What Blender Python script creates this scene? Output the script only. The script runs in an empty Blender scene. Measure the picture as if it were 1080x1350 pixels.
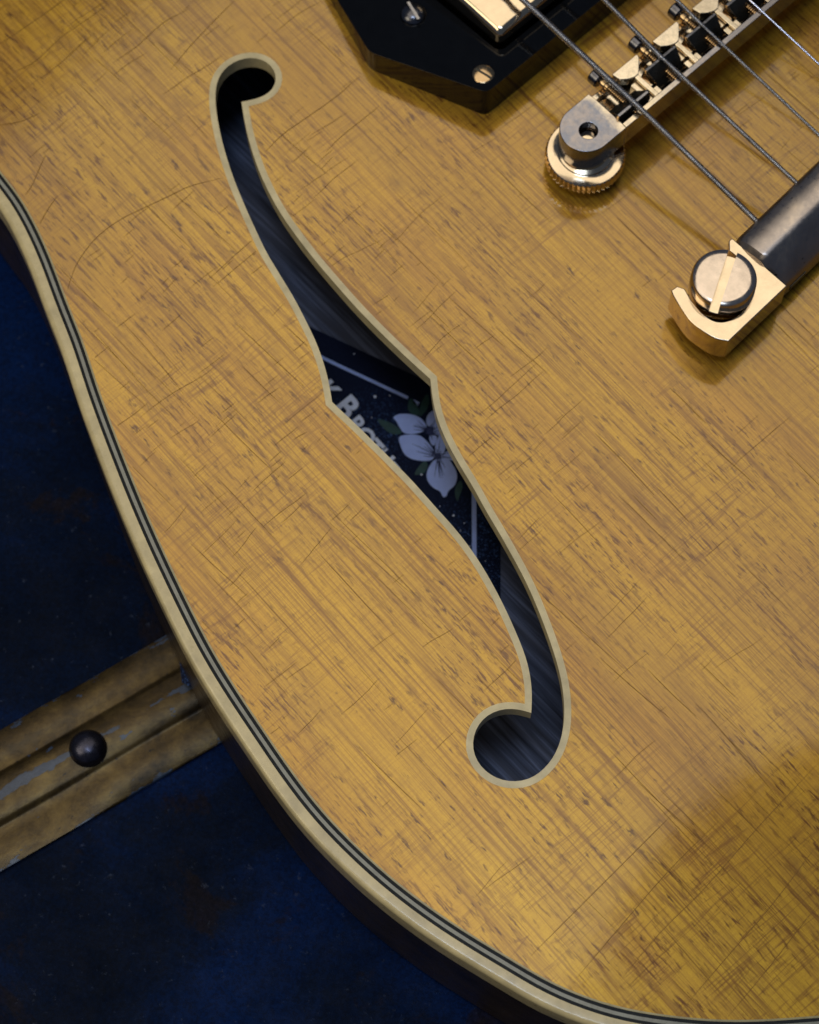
import bpy, bmesh, math, random
import numpy as np
from mathutils import Vector, Matrix
from mathutils.geometry import delaunay_2d_cdt
random.seed(7); rng = np.random.default_rng(7)
sc = bpy.context.scene
COL = sc.collection
R = math.radians
MM = 0.001                                   # everything below is written in millimetres

# ---------------------------------------------------------------- camera
TILT = R(21.5); FPX = 3200.0; DIST = 492.0   # focal length in pixels of a 1350-pixel-high frame
cam_d = bpy.data.cameras.new('camera'); cam = bpy.data.objects.new('camera', cam_d); COL.objects.link(cam)
cam_d.sensor_fit = 'VERTICAL'; cam_d.sensor_height = 36; cam_d.lens = 36 * FPX / 1350
CAMP = Vector((0, -DIST * math.sin(TILT), DIST * math.cos(TILT)))
cam.location = CAMP * MM; cam.rotation_euler = (TILT, 0, 0)
cam_d.clip_start = 0.02; cam_d.clip_end = 20
cam_d.dof.use_dof = True; cam_d.dof.focus_distance = (DIST - 12) * MM; cam_d.dof.aperture_fstop = 20
sc.camera = cam

# ---------------------------------------------------------------- world and lamps
w = bpy.data.worlds.new('World'); sc.world = w; w.use_nodes = True
bg = w.node_tree.nodes['Background']; bg.inputs[0].default_value = (0.50, 0.66, 1.0, 1); bg.inputs[1].default_value = 0.125
def area(name, loc, target, sx, sy, radiance, color, roll=0, spread=180):
    d = bpy.data.lights.new(name, 'AREA'); d.shape = 'RECTANGLE'; d.size = sx; d.size_y = sy
    d.energy = radiance * math.pi * sx * sy; d.color = color; d.spread = R(spread)
    o = bpy.data.objects.new(name, d); COL.objects.link(o)
    o.location = loc
    q = (Vector(target) - Vector(loc)).to_track_quat('-Z', 'Y')
    o.rotation_euler = (q.to_matrix() @ Matrix.Rotation(roll, 3, 'Z')).to_euler()
    return o
wo = area('window_light', (-0.20, 0.47, 1.5), (0, 0, 0), 1.6, 1.0, 1.9, (1.0, 0.89, 0.70)); wo.rotation_euler = (0, 0, R(45))
area('added_fill_light', (-0.43, -0.14, 0.46), (-0.03, -0.05, 0), 0.32, 0.32, 4.0, (1.0, 0.88, 0.62))  # added lamp for diffuse fill, kept out of the mirror reflections
area('added_label_light', (-0.05, -0.15, 1.40), (0, 0, 0), 0.40, 0.22, 15.0, (0.62, 0.78, 1.0))  # added lamp without a known source, brightens the label inside the hole
sc.view_settings.view_transform = 'Standard'; sc.view_settings.look = 'None'
sc.view_settings.exposure = -0.27; sc.view_settings.gamma = 1

# ---------------------------------------------------------------- tracing: a point of the photograph put at its real height
cT, sT = math.cos(TILT), math.sin(TILT)
def P(u, v, z=0.0):
    xc, yc = (u - 540) / FPX, (675 - v) / FPX
    d = Vector((xc, yc * cT + sT, yc * sT - cT))
    t = (z - CAMP.z) / d.z
    q = CAMP + d * t
    return Vector((q.x, q.y))

# ---------------------------------------------------------------- node helpers
class NT:
    def __init__(s, name, rough=0.5, metal=0.0, base=(0.5, 0.5, 0.5), coat=0.0, coat_rough=0.05, spec=0.5):
        s.m = bpy.data.materials.new(name); s.m.use_nodes = True
        s.t = s.m.node_tree; s.n = s.t.nodes; s.b = s.n['Principled BSDF']
        s.set('Base Color', (*base, 1)); s.set('Roughness', rough); s.set('Metallic', metal)
        s.set('Coat Weight', coat); s.set('Coat Roughness', coat_rough); s.set('Specular IOR Level', spec)
    def set(s, k, v): s.b.inputs[k].default_value = v
    def link(s, a, b): s.t.links.new(a, b)
    def node(s, typ, **kw):
        n = s.n.new(typ)
        for k, v in kw.items(): setattr(n, k, v)
        return n
    def coords(s, rot=0.0, scale=(1, 1, 1), loc=(0, 0, 0), src='Object'):
        tc = s.node('ShaderNodeTexCoord')
        m1 = s.node('ShaderNodeMapping'); m1.inputs['Rotation'].default_value = (0, 0, rot); m1.inputs['Scale'].default_value = (1000, 1000, 1000)
        s.link(tc.outputs[src], m1.inputs[0])
        m2 = s.node('ShaderNodeMapping'); m2.inputs['Scale'].default_value = scale; m2.inputs['Location'].default_value = loc
        s.link(m1.outputs[0], m2.inputs[0])
        return m2.outputs[0]
    def noise(s, vec, scale=1.0, detail=3, rough=0.5, dist=0.0):
        n = s.node('ShaderNodeTexNoise'); n.inputs['Scale'].default_value = scale; n.inputs['Detail'].default_value = detail
        n.inputs['Roughness'].default_value = rough; n.inputs['Distortion'].default_value = dist
        s.link(vec, n.inputs['Vector']); return n.outputs[0]
    def ramp(s, fac, stops):
        n = s.node('ShaderNodeValToRGB'); e = n.color_ramp.elements
        while len(e) < len(stops): e.new(0.5)
        for i, (p, c) in enumerate(stops):
            e[i].position = p; e[i].color = (*c, 1) if isinstance(c, tuple) else (c, c, c, 1)
        s.link(fac, n.inputs[0]); return n.outputs[0]
    def math(s, op, a, b=None):
        n = s.node('ShaderNodeMath', operation=op)
        for i, x in enumerate((a, b)):
            if x is None: continue
            if isinstance(x, (int, float)): n.inputs[i].default_value = x
            else: s.link(x, n.inputs[i])
        return n.outputs[0]
    def mix(s, fac, a, b, mode='MIX'):
        n = s.node('ShaderNodeMix', data_type='RGBA', blend_type=mode)
        for i, x in ((0, fac), (6, a), (7, b)):
            if isinstance(x, (int, float)): n.inputs[i].default_value = x
            elif isinstance(x, tuple): n.inputs[i].default_value = (*x, 1)
            else: s.link(x, n.inputs[i])
        return n.outputs[2]
    def bump(s, h, strength=0.3, dist=0.00005, target='Normal'):
        n = s.node('ShaderNodeBump'); n.inputs['Strength'].default_value = strength; n.inputs['Distance'].default_value = dist
        s.link(h, n.inputs['Height']); s.link(n.outputs[0], s.b.inputs[target]); return n

# grain frame: along the strings
d_str = (P(988.5, 281.5, 13) - P(700, 10.5, 15.5)).normalized()
GA = math.atan2(d_str.y, d_str.x)            # angle of the grain in the world

def wood_top():
    k = NT('lacquered_maple', rough=0.25, metal=0.34, coat=1.0, coat_rough=0.12, spec=0.15); k.set('Coat IOR', 1.50); k.set('Coat Tint', (1.0, 0.93, 0.74, 1))
    rot = -(GA - R(2.0))
    def contour(n, wdt):                       # thin lines where a noise crosses its middle value
        d = k.math('ABSOLUTE', k.math('SUBTRACT', n, 0.5)); return k.ramp(k.math('DIVIDE', d, wdt), [(0.0, 1.0), (1.0, 0.0)])
    big = k.noise(k.coords(rot, (0.012, 0.03, 0.02)), 1, 3, 0.5, 0.4)
    base = k.ramp(big, [(0.32, (0.46, 0.262, 0.030)), (0.5, (0.56, 0.340, 0.036)), (0.68, (0.62, 0.385, 0.040))])
    band = k.noise(k.coords(rot, (0.02, 0.11, 0.1), (3, 9, 0)), 1, 4, 0.6)
    base = k.mix(k.ramp(band, [(0.48, 0.0), (0.72, 0.36)]), base, (0.31, 0.185, 0.06))
    rose = k.noise(k.coords(rot, (0.03, 0.07, 0.1), (33, 2, 0)), 1, 3, 0.5)
    base = k.mix(k.ramp(rose, [(0.5, 0.0), (0.7, 0.35)]), base, (0.48, 0.24, 0.05))
    # continuous fine grain lines
    for (cs, loc, wdt, amt, col) in (((0.004, 0.42, 0.3), (0, 0, 0), 0.030, 0.85, (0.17, 0.070, 0.020)), ((0.006, 0.80, 0.3), (7, 3, 0), 0.035, 0.65, (0.20, 0.085, 0.024)), ((0.010, 1.5, 0.3), (2, 9, 0), 0.07, 0.32, (0.23, 0.10, 0.028))):
        n = k.noise(k.coords(rot, cs, loc), 1, 2, 0.5); mod = k.ramp(k.noise(k.coords(rot, (0.03, 0.12, 0.1), loc), 1, 2), [(0.36, 0.25), (0.62, 1.0)])
        base = k.mix(k.math('MULTIPLY', k.math('MULTIPLY', contour(n, wdt), mod), amt), base, col)
    g1 = k.noise(k.coords(rot, (0.02, 0.95, 0.5)), 1, 4, 0.65)
    base = k.mix(k.ramp(g1, [(0.50, 0.0), (0.64, 0.62)]), base, (0.24, 0.115, 0.030))
    # cross checks, in patches
    cm = k.ramp(k.noise(k.coords(rot, (0.02, 0.02, 0.1), (1, 8, 0)), 1, 3, 0.6), [(0.36, 0.22), (0.60, 1.0)])
    for (cs, loc, wdt, amt) in (((0.34, 0.012, 0.3), (4, 1, 0), 0.016, 0.85), ((0.8, 0.03, 0.3), (0, 5, 0), 0.030, 0.65)):
        n = k.noise(k.coords(rot, cs, loc), 1, 2, 0.5, 0.0)
        seg = k.ramp(k.noise(k.coords(rot, (0.12, 0.06, 0.1), loc), 1, 3, 0.6), [(0.44, 0.0), (0.54, 1.0)])
        base = k.mix(k.math('MULTIPLY', k.math('MULTIPLY', k.math('MULTIPLY', contour(n, wdt), seg), cm), amt), base, (0.22, 0.10, 0.025))
    c1 = k.noise(k.coords(rot, (1.9, 0.16, 0.5)), 1, 2, 0.5)
    base = k.mix(k.ramp(c1, [(0.46, 0.0), (0.66, 0.18)]), base, (0.29, 0.15, 0.035))
    # short dark flecks
    mask = k.noise(k.coords(rot, (0.022, 0.045, 0.1), (11, 4, 0)), 1, 2, 0.5)
    f1 = k.noise(k.coords(rot, (0.21, 1.35, 0.5), (1, 7, 0)), 1, 3, 0.6)
    fm = k.math('MULTIPLY', k.ramp(f1, [(0.55, 0.0), (0.64, 1.0)]), k.ramp(mask, [(0.38, 0.15), (0.60, 1.0)]))
    base = k.mix(k.math('MULTIPLY', fm, 0.92), base, (0.12, 0.045, 0.016))
    f2 = k.noise(k.coords(rot, (0.24, 0.9, 0.5), (21, 3, 0)), 1, 3, 0.6)
    m2 = k.ramp(k.noise(k.coords(rot, (0.03, 0.03, 0.1), (5, 14, 0)), 1, 3, 0.6), [(0.42, 0.2), (0.6, 1.0)])
    base = k.mix(k.math('MULTIPLY', k.math('MULTIPLY', k.ramp(f2, [(0.60, 0.0), (0.70, 1.0)]), m2), 0.95), base, (0.075, 0.028, 0.014))
    br = k.noise(k.coords(rot, (0.09, 0.2, 0.5), (9, 31, 0)), 1, 3, 0.55)
    base = k.mix(k.ramp(br, [(0.63, 0.0), (0.80, 0.6)]), base, (0.17, 0.085, 0.04))
    sp = k.noise(k.coords(rot, (2.6, 2.6, 2.6)), 1, 2, 0.7)
    base = k.mix(k.ramp(sp, [(0.35, 0.20), (0.6, 0.0)]), base, (0.28, 0.14, 0.03))
    k.link(base, k.b.inputs['Base Color'])
    wv = k.noise(k.coords(rot, (0.05, 0.09, 0.1)), 1, 3, 0.5)
    hh = k.math('ADD', k.math('MULTIPLY', wv, 1.2), k.math('MULTIPLY', c1, 0.10))
    n = k.bump(hh, 0.35, 0.0001, 'Coat Normal')
    cr = k.ramp(k.noise(k.coords(rot, (0.3, 0.5, 0.3)), 1, 3, 0.6), [(0.3, 0.06), (0.7, 0.11)])
    k.link(cr, k.b.inputs['Coat Roughness'])
    return k.m
def simple(name, base, rough=0.4, metal=0.0, coat=0.0, var=0.12, scale=0.3, spec=0.5, bump=0.0, coat_rough=0.05):
    k = NT(name, rough, metal, base, coat, coat_rough, spec)
    n = k.noise(k.coords(0.3, (scale, scale, scale)), 1, 4, 0.6)
    dark = tuple(c * (1 - 2 * var) for c in base); lite = tuple(min(1, c * (1 + var)) for c in base)
    k.link(k.ramp(n, [(0.3, dark), (0.7, lite)]), k.b.inputs['Base Color'])
    k.link(k.ramp(k.noise(k.coords(1, (scale * 4,) * 3), 1, 3), [(0.3, max(0.0, rough * 0.75)), (0.7, min(1, rough * 1.3))]), k.b.inputs['Roughness'])
    if bump: k.bump(n, bump, 0.0001)
    return k.m
def gold(name, tarnish=0.0, rough=0.10, base=(0.70, 0.565, 0.40)):
    k = NT(name, rough, 1.0, base)
    n = k.noise(k.coords(0.5, (0.16, 0.16, 0.16), (2.2, 1.1, 0.3)), 1, 4, 0.6, 0.4)
    c = k.ramp(n, [(0.35, tuple(x * 0.86 for x in base)), (0.65, base)])
    if tarnish:
        t = k.noise(k.coords(0.9, (0.20, 0.20, 0.2), (4.2, 6.1, 0.3)), 1, 5, 0.6, 0.5)
        c = k.mix(k.ramp(t, [(0.62 - 0.3 * tarnish, 1.0), (0.80 - 0.3 * tarnish, 0.0)]), c, (0.20, 0.195, 0.205))
    k.link(c, k.b.inputs['Base Color'])
    k.link(k.ramp(k.noise(k.coords(0.1, (0.8, 0.8, 0.8)), 1, 4, 0.7), [(0.3, rough * 0.6), (0.75, rough * 1.8)]), k.b.inputs['Roughness'])
    k.bump(k.noise(k.coords(0.1, (0.35, 0.35, 0.35)), 1, 2), 0.10, 0.0001)
    return k.m
M = {}
M['wood'] = wood_top()
M['cream'] = simple('aged_cream_binding', (0.58, 0.465, 0.235), 0.32, coat=0.5, var=0.12, scale=0.22, coat_rough=0.14)
M['cream_f'] = simple('aged_cream_soundhole_binding', (0.63, 0.52, 0.285), 0.35, coat=0.3, var=0.12, scale=0.25, coat_rough=0.12)
M['black_line'] = simple('black_purfling', (0.006, 0.008, 0.010), 0.4, spec=0.15)
M['grey_line'] = simple('greenish_grey_purfling', (0.22, 0.22, 0.18), 0.3, coat=0.4)
M['pale_line'] = simple('pale_green_purfling', (0.33, 0.28, 0.13), 0.3, coat=0.4)
M['side'] = simple('dark_brown_lacquered_side', (0.032, 0.021, 0.013), 0.4, coat=0.5, var=0.3, scale=0.08, coat_rough=0.25, spec=0.2)
M['raw'] = simple('raw_inner_wood', (0.16, 0.12, 0.08), 0.8, var=0.2)
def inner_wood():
    k = NT('inner_wood_cold_light_tint', 0.55, base=(0.2, 0.2, 0.25), spec=0.1)  # blue cast of the cold light inside is mixed into the wood colour
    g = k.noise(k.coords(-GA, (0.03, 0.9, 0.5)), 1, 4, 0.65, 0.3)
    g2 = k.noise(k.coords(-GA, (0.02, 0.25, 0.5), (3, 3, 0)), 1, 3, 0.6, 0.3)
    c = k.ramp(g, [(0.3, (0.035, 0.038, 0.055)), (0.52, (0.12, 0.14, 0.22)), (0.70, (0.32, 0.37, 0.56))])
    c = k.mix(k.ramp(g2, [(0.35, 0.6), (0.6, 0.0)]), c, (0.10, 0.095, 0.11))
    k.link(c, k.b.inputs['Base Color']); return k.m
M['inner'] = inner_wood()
M['ring'] = simple('gloss_black_plastic', (0.004, 0.0045, 0.006), 0.05, var=0.1, spec=0.27)
M['gold'] = gold('polished_gold')
M['gold_worn'] = gold('worn_gold_plate', tarnish=0.75, rough=0.16)
def bridge_gold():
    k = NT('bridge_gold_worn_at_end', 0.15, 1.0)
    n = k.noise(k.coords(0.5, (0.16, 0.16, 0.16), (2.2, 1.1, 0.3)), 1, 4, 0.6, 0.4)
    c = k.ramp(n, [(0.35, (0.60, 0.51, 0.38)), (0.65, (0.70, 0.60, 0.46))])
    tc = k.node('ShaderNodeTexCoord'); sep = k.node('ShaderNodeSeparateXYZ'); k.link(tc.outputs['Object'], sep.inputs[0])
    x = k.math('MULTIPLY', sep.outputs[0], 1000.0); y = k.math('MULTIPLY', sep.outputs[1], 1000.0)
    e = k.math('ADD', k.math('ADD', x, k.math('MULTIPLY', y, 0.15)), k.math('MULTIPLY', k.math('SUBTRACT', n, 0.5), 14.0))
    f = k.ramp(k.math('DIVIDE', k.math('ADD', e, 5.0), 20.0), [(0.42, 1.0), (0.60, 0.0)])
    lo = k.math('MULTIPLY', k.math('LESS_THAN', y, -3.6), k.ramp(k.math('DIVIDE', x, 40.0), [(0.35, 0.0), (0.6, 0.9)]))
    t2 = k.ramp(k.noise(k.coords(0, (0.35, 0.35, 0.3)), 1, 4, 0.6), [(0.35, (0.19, 0.205, 0.26)), (0.65, (0.30, 0.27, 0.27))])
    c = k.mix(k.math('MAXIMUM', f, lo), c, t2)
    k.link(c, k.b.inputs['Base Color'])
    k.link(k.ramp(k.noise(k.coords(0.1, (0.8, 0.8, 0.8)), 1, 4, 0.7), [(0.3, 0.10), (0.75, 0.26)]), k.b.inputs['Roughness'])
    return k.m
M['bridge_gold'] = bridge_gold()
M['gold_deep'] = gold('aged_gold', rough=0.14, base=(0.50, 0.35, 0.20))
M['nickel'] = simple('grey_worn_nickel', (0.36, 0.35, 0.36), 0.3, metal=1.0, var=0.12, scale=0.4)
M['painted_shade'] = simple('metal_with_painted_shade', (0.035, 0.033, 0.028), 0.3, metal=0.6, var=0.2)  # dark reflections and slot shade put into the metal's colour
M['screw_dark'] = simple('dark_steel', (0.13, 0.13, 0.15), 0.22, metal=1.0, var=0.2, scale=0.5)
M['string'] = simple('nickel_wound_steel', (0.50, 0.49, 0.50), 0.25, metal=1.0, var=0.15, scale=0.3)
M['string_plain'] = simple('plain_steel', (0.62, 0.60, 0.66), 0.18, metal=1.0, var=0.1, scale=0.3)
def bar_mat():
    k = NT('worn_tailpiece_plating', 0.34, 1.0)
    t = k.noise(k.coords(-GA, (0.10, 0.06, 0.1), (1, 2, 0)), 1, 4, 0.6, 0.4)
    c = k.ramp(t, [(0.35, (0.30, 0.26, 0.24)), (0.55, (0.38, 0.33, 0.30)), (0.7, (0.60, 0.50, 0.40))])
    s = k.noise(k.coords(0, (0.33, 0.45, 0.4), (3.4, 8.1, 0)), 1, 2, 0.5)
    c = k.mix(k.ramp(s, [(0.71, 0.0), (0.74, 1.0)]), c, (0.04, 0.035, 0.03))
    k.link(c, k.b.inputs['Base Color'])
    k.link(k.ramp(k.noise(k.coords(0, (1.2, 1.2, 1.2)), 1, 4, 0.7), [(0.3, 0.26), (0.7, 0.42)]), k.b.inputs['Roughness'])
    return k.m
M['bar'] = bar_mat()
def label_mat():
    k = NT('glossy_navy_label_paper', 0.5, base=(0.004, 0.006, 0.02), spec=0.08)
    n = k.noise(k.coords(0, (2.2, 2.2, 2.2)), 1, 3, 0.8)  # blue speckle: glittering reflection put into the paper colour
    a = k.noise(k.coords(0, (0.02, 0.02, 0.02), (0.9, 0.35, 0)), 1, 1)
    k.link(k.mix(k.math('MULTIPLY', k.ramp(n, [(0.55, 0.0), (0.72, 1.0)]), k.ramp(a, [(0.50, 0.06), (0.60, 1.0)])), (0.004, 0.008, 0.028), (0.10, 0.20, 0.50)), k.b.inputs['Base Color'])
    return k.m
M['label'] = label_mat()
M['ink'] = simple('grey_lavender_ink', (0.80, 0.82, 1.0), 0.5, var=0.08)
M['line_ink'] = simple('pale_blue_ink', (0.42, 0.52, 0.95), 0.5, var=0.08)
M['petal'] = simple('pale_blue_petal_cold_light', (0.47, 0.56, 1.0), 0.6, spec=0.1, var=0.05, scale=0.5)  # pale blue print, deepened by the cold light put into its colour
M['vein'] = simple('navy_print', (0.02, 0.03, 0.12), 0.5)
M['leaf'] = simple('dark_green_print', (0.004, 0.05, 0.045), 0.5, var=0.2, scale=0.6)
M['stamen'] = simple('olive_print', (0.05, 0.06, 0.05), 0.5)
M['crack'] = simple('lacquer_crack_brown', (0.24, 0.12, 0.03), 0.7, spec=0.1)
def trunk_paint():
    k = NT('worn_navy_paint', 0.5, spec=0.03)
    a = k.noise(k.coords(0.4, (0.018, 0.018, 0.02)), 1, 6, 0.62, 0.5)
    c = k.ramp(a, [(0.33, (0.0005, 0.0035, 0.014)), (0.47, (0.0006, 0.0058, 0.026)), (0.60, (0.0006, 0.011, 0.062))])
    b = k.noise(k.coords(0.4, (0.028, 0.028, 0.02), (7, 3, 0)), 1, 7, 0.7, 0.4)
    c = k.mix(k.ramp(b, [(0.52, 0.0), (0.56, 0.55), (0.66, 0.9)]), c, (0.011, 0.0065, 0.005))
    sp = k.noise(k.coords(0, (0.5, 0.5, 0.5), (3, 5, 0)), 1, 5, 0.75)
    c = k.mix(k.ramp(sp, [(0.62, 0.0), (0.70, 0.5)]), c, (0.05, 0.065, 0.11))
    fine = k.noise(k.coords(0.2, (1.1, 1.1, 1.1), (8, 5, 0)), 1, 6, 0.8)
    c = k.mix(k.ramp(fine, [(0.42, 0.5), (0.55, 0.0)]), c, (0.0006, 0.0012, 0.003))
    c = k.mix(k.ramp(fine, [(0.60, 0.0), (0.72, 0.35)]), c, (0.02, 0.03, 0.06))
    k.link(c, k.b.inputs['Base Color'])
    k.link(k.ramp(k.noise(k.coords(0, (0.12, 0.12, 0.1)), 1, 6, 0.7), [(0.3, 0.3), (0.7, 0.6)]), k.b.inputs['Roughness'])
    k.bump(k.math('ADD', sp, k.math('MULTIPLY', b, 3.0)), 0.35, 0.0002); return k.m
M['trunk'] = trunk_paint()
# worn gold band: remnants of blue paint lie along the rib crest (v = across the band, in mm, object Y)
def band_mat():
    k = NT('worn_gold_band_paint', 0.38, metal=0.35)
    a = k.noise(k.coords(0, (0.09, 0.11, 0.1)), 1, 9, 0.75, 0.2)
    c = k.ramp(a, [(0.34, (0.012, 0.008, 0.003)), (0.48, (0.045, 0.028, 0.008)), (0.66, (0.105, 0.070, 0.021))])
    f = k.noise(k.coords(0, (0.9, 0.9, 0.9)), 1, 5, 0.7)
    c = k.mix(k.ramp(f, [(0.3, 0.35), (0.55, 0.0)]), c, (0.05, 0.035, 0.02))
    tc = k.node('ShaderNodeTexCoord'); sep = k.node('ShaderNodeSeparateXYZ'); k.link(tc.outputs['Object'], sep.inputs[0])
    y = k.math('MULTIPLY', sep.outputs[1], 1000.0)
    wob = k.noise(k.coords(0, (0.12, 0.35, 0.1), (5, 0, 0)), 1, 6, 0.7)
    wide = k.noise(k.coords(0, (0.032, 0.0, 0.0), (1.1, 0, 0)), 1, 1)
    # crest strip at y about +0.8
    dist = k.math('ABSOLUTE', k.math('SUBTRACT', y, 0.9))
    lim = k.math('ADD', k.math('MULTIPLY', k.math('SUBTRACT', wob, 0.5), 6.0), k.math('MULTIPLY', k.math('SUBTRACT', wide, 0.36), 3.6))
    crest = k.math('LESS_THAN', dist, lim)
    edge = k.math('ADD', k.math('ABSOLUTE', y), k.math('MULTIPLY', k.math('SUBTRACT', wob, 0.5), 13.0))
    em = k.math('GREATER_THAN', edge, 13.7)
    spots = k.math('GREATER_THAN', k.noise(k.coords(0, (0.16, 0.3, 0.2), (2, 13, 0)), 1, 4, 0.6), 0.68)
    allm = k.math('MAXIMUM', k.math('MAXIMUM', crest, em), spots)
    pit = k.ramp(k.noise(k.coords(0, (0.6, 0.6, 0.6), (3, 3, 0)), 1, 4, 0.6), [(0.66, 0.0), (0.70, 0.85)])
    c = k.mix(pit, c, (0.008, 0.007, 0.008))
    blue = k.ramp(f, [(0.3, (0.010, 0.020, 0.045)), (0.7, (0.028, 0.045, 0.085))])
    c = k.mix(allm, c, blue)
    k.link(c, k.b.inputs['Base Color'])
    k.link(k.math('MULTIPLY', k.math('SUBTRACT', 1.0, allm), 0.65), k.b.inputs['Metallic'])
    k.bump(k.math('ADD', k.math('MULTIPLY', allm, 0.6), a), 0.5, 0.00025); return k.m
M['band'] = band_mat()
M['rivet'] = simple('dark_blued_rivet', (0.035, 0.035, 0.055), 0.28, metal=0.8, var=0.3, scale=0.5, bump=0.3)

# ---------------------------------------------------------------- object helpers
WORLD_LOC = {}; WORLD_ANG = {}
def wl(o): return WORLD_LOC.get(o.name, Vector((0, 0, 0))) if o else Vector((0, 0, 0))
def empty(name, loc):
    o = bpy.data.objects.new(name, None); COL.objects.link(o); o.location = Vector(loc) * MM; o.empty_display_size = 0.02
    WORLD_LOC[o.name] = Vector(loc); return o
class MB:
    """collects polygons in millimetres"""
    def __init__(s): s.v = []; s.f = []; s.mi = []; s.cur = 0
    def add(s, vs, fs, mi=None):
        o = len(s.v); s.v += [tuple(x) for x in vs]; s.f += [tuple(i + o for i in f) for f in fs]; s.mi += [s.cur if mi is None else mi] * len(fs)
    def prism(s, poly, z0, z1, f=None):
        """poly: CCW 2D points; z0,z1 numbers or functions of a point; f maps (x,y,z) to world"""
        n = len(poly); f = f or (lambda a, b, c: (a, b, c))
        g = lambda z, p: z(p) if callable(z) else z
        vs = [f(p[0], p[1], g(z0, p)) for p in poly] + [f(p[0], p[1], g(z1, p)) for p in poly]
        fs = [tuple(range(n - 1, -1, -1)), tuple(range(n, 2 * n))] + [(i, (i + 1) % n, n + (i + 1) % n, n + i) for i in range(n)]
        s.add(vs, fs)
    def ringprism(s, outer, inner, z0, z1, f=None):
        """two loops with the same count"""
        n = len(outer); f = f or (lambda a, b, c: (a, b, c))
        vs = [f(*p, z0) for p in outer] + [f(*p, z0) for p in inner] + [f(*p, z1) for p in outer] + [f(*p, z1) for p in inner]
        fs = []
        for i in range(n):
            j = (i + 1) % n
            fs += [(i, j, 2 * n + j, 2 * n + i), (n + j, n + i, 3 * n + i, 3 * n + j), (2 * n + i, 2 * n + j, 3 * n + j, 3 * n + i), (j, i, n + i, n + j)]
        s.add(vs, fs)
    def lathe(s, prof, c, ax, seg=32, mod=None, caps=True):
        """prof: list of (r, h) along unit axis ax from c"""
        ax = Vector(ax).normalized(); c = Vector(c)
        e1 = ax.orthogonal().normalized() if abs(ax.z) < 0.99 else Vector((1, 0, 0)); e2 = ax.cross(e1)
        vs = []; fs = []
        for k, (r, h) in enumerate(prof):
            for i in range(seg):
                t = 2 * math.pi * i / seg; rr = r + (mod(k, i) if mod else 0)
                vs.append(c + ax * h + (e1 * math.cos(t) + e2 * math.sin(t)) * rr)
        for k in range(len(prof) - 1):
            for i in range(seg):
                j = (i + 1) % seg; fs.append((k * seg + i, k * seg + j, (k + 1) * seg + j, (k + 1) * seg + i))
        if caps:
            fs.append(tuple(range(seg - 1, -1, -1))); L = (len(prof) - 1) * seg; fs.append(tuple(range(L, L + seg)))
        s.add(vs, fs)
    def build(s, name, mat, parent=None, smooth=0, bevel=0, seg=2, label=None, kind=None, frame=None, loc=None):
        me = bpy.data.meshes.new(name)
        o = bpy.data.objects.new(name, me); COL.objects.link(o)
        pw = wl(parent); pa = WORLD_ANG.get(parent.name, 0.0) if parent else 0.0; PR = Matrix.Rotation(-pa, 3, 'Z')
        vs = [Vector(v) for v in s.v]
        if frame is not None:      # frame: (origin, angle) gives the mesh its own axes
            org, ang = frame; inv = Matrix.Rotation(-ang, 3, 'Z'); org = Vector(org)
            vs = [inv @ (v - org) for v in vs]; o.location = PR @ (org - pw) * MM; o.rotation_euler = (0, 0, ang - pa); WORLD_LOC[o.name] = org; WORLD_ANG[o.name] = ang
        else:
            if loc is None:
                a = np.array([list(v) for v in vs]); loc = Vector(((a[:, 0].min() + a[:, 0].max()) / 2, (a[:, 1].min() + a[:, 1].max()) / 2, a[:, 2].min()))
            org = Vector(loc); vs = [v - org for v in vs]; o.location = PR @ (org - pw) * MM; o.rotation_euler = (0, 0, -pa); WORLD_LOC[o.name] = org
        me.from_pydata([tuple(v * MM) for v in vs], [], s.f)
        mats = mat if isinstance(mat, (list, tuple)) else [mat]
        for m in mats: me.materials.append(m)
        if len(mats) > 1: me.polygons.foreach_set('material_index', s.mi)
        me.validate(); me.update()
        bm = bmesh.new(); bm.from_mesh(me); bmesh.ops.recalc_face_normals(bm, faces=bm.faces); bm.to_mesh(me); bm.free()
        if smooth:
            me.polygons.foreach_set('use_smooth', [True] * len(me.polygons)); me.set_sharp_from_angle(angle=R(smooth))
        if parent: o.parent = parent
        if bevel:
            b = o.modifiers.new('bevel', 'BEVEL'); b.width = bevel * MM; b.segments = seg; b.limit_method = 'ANGLE'; b.angle_limit = R(35)
            b.harden_normals = True; me.polygons.foreach_set('use_smooth', [True] * len(me.polygons))
            if not smooth: me.set_sharp_from_angle(angle=R(40))
        if label: o['label'] = label
        if kind: o['kind'] = kind
        return o
def catmull(pts, n=8, closed=False):
    pts = [Vector(p) for p in pts]; out = []; N = len(pts); rngi = range(N if closed else N - 1)
    for i in rngi:
        p0 = pts[(i - 1) % N] if closed or i > 0 else pts[0] * 2 - pts[1]
        p1 = pts[i]; p2 = pts[(i + 1) % N]; p3 = pts[(i + 2) % N] if closed or i + 2 < N else p2 * 2 - p1
        for k in range(n):
            t = k / n
            out.append(0.5 * ((2 * p1) + (-p0 + p2) * t + (2 * p0 - 5 * p1 + 4 * p2 - p3) * t * t + (-p0 + 3 * p1 - 3 * p2 + p3) * t ** 3))
    if not closed: out.append(pts[-1])
    return out
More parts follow.
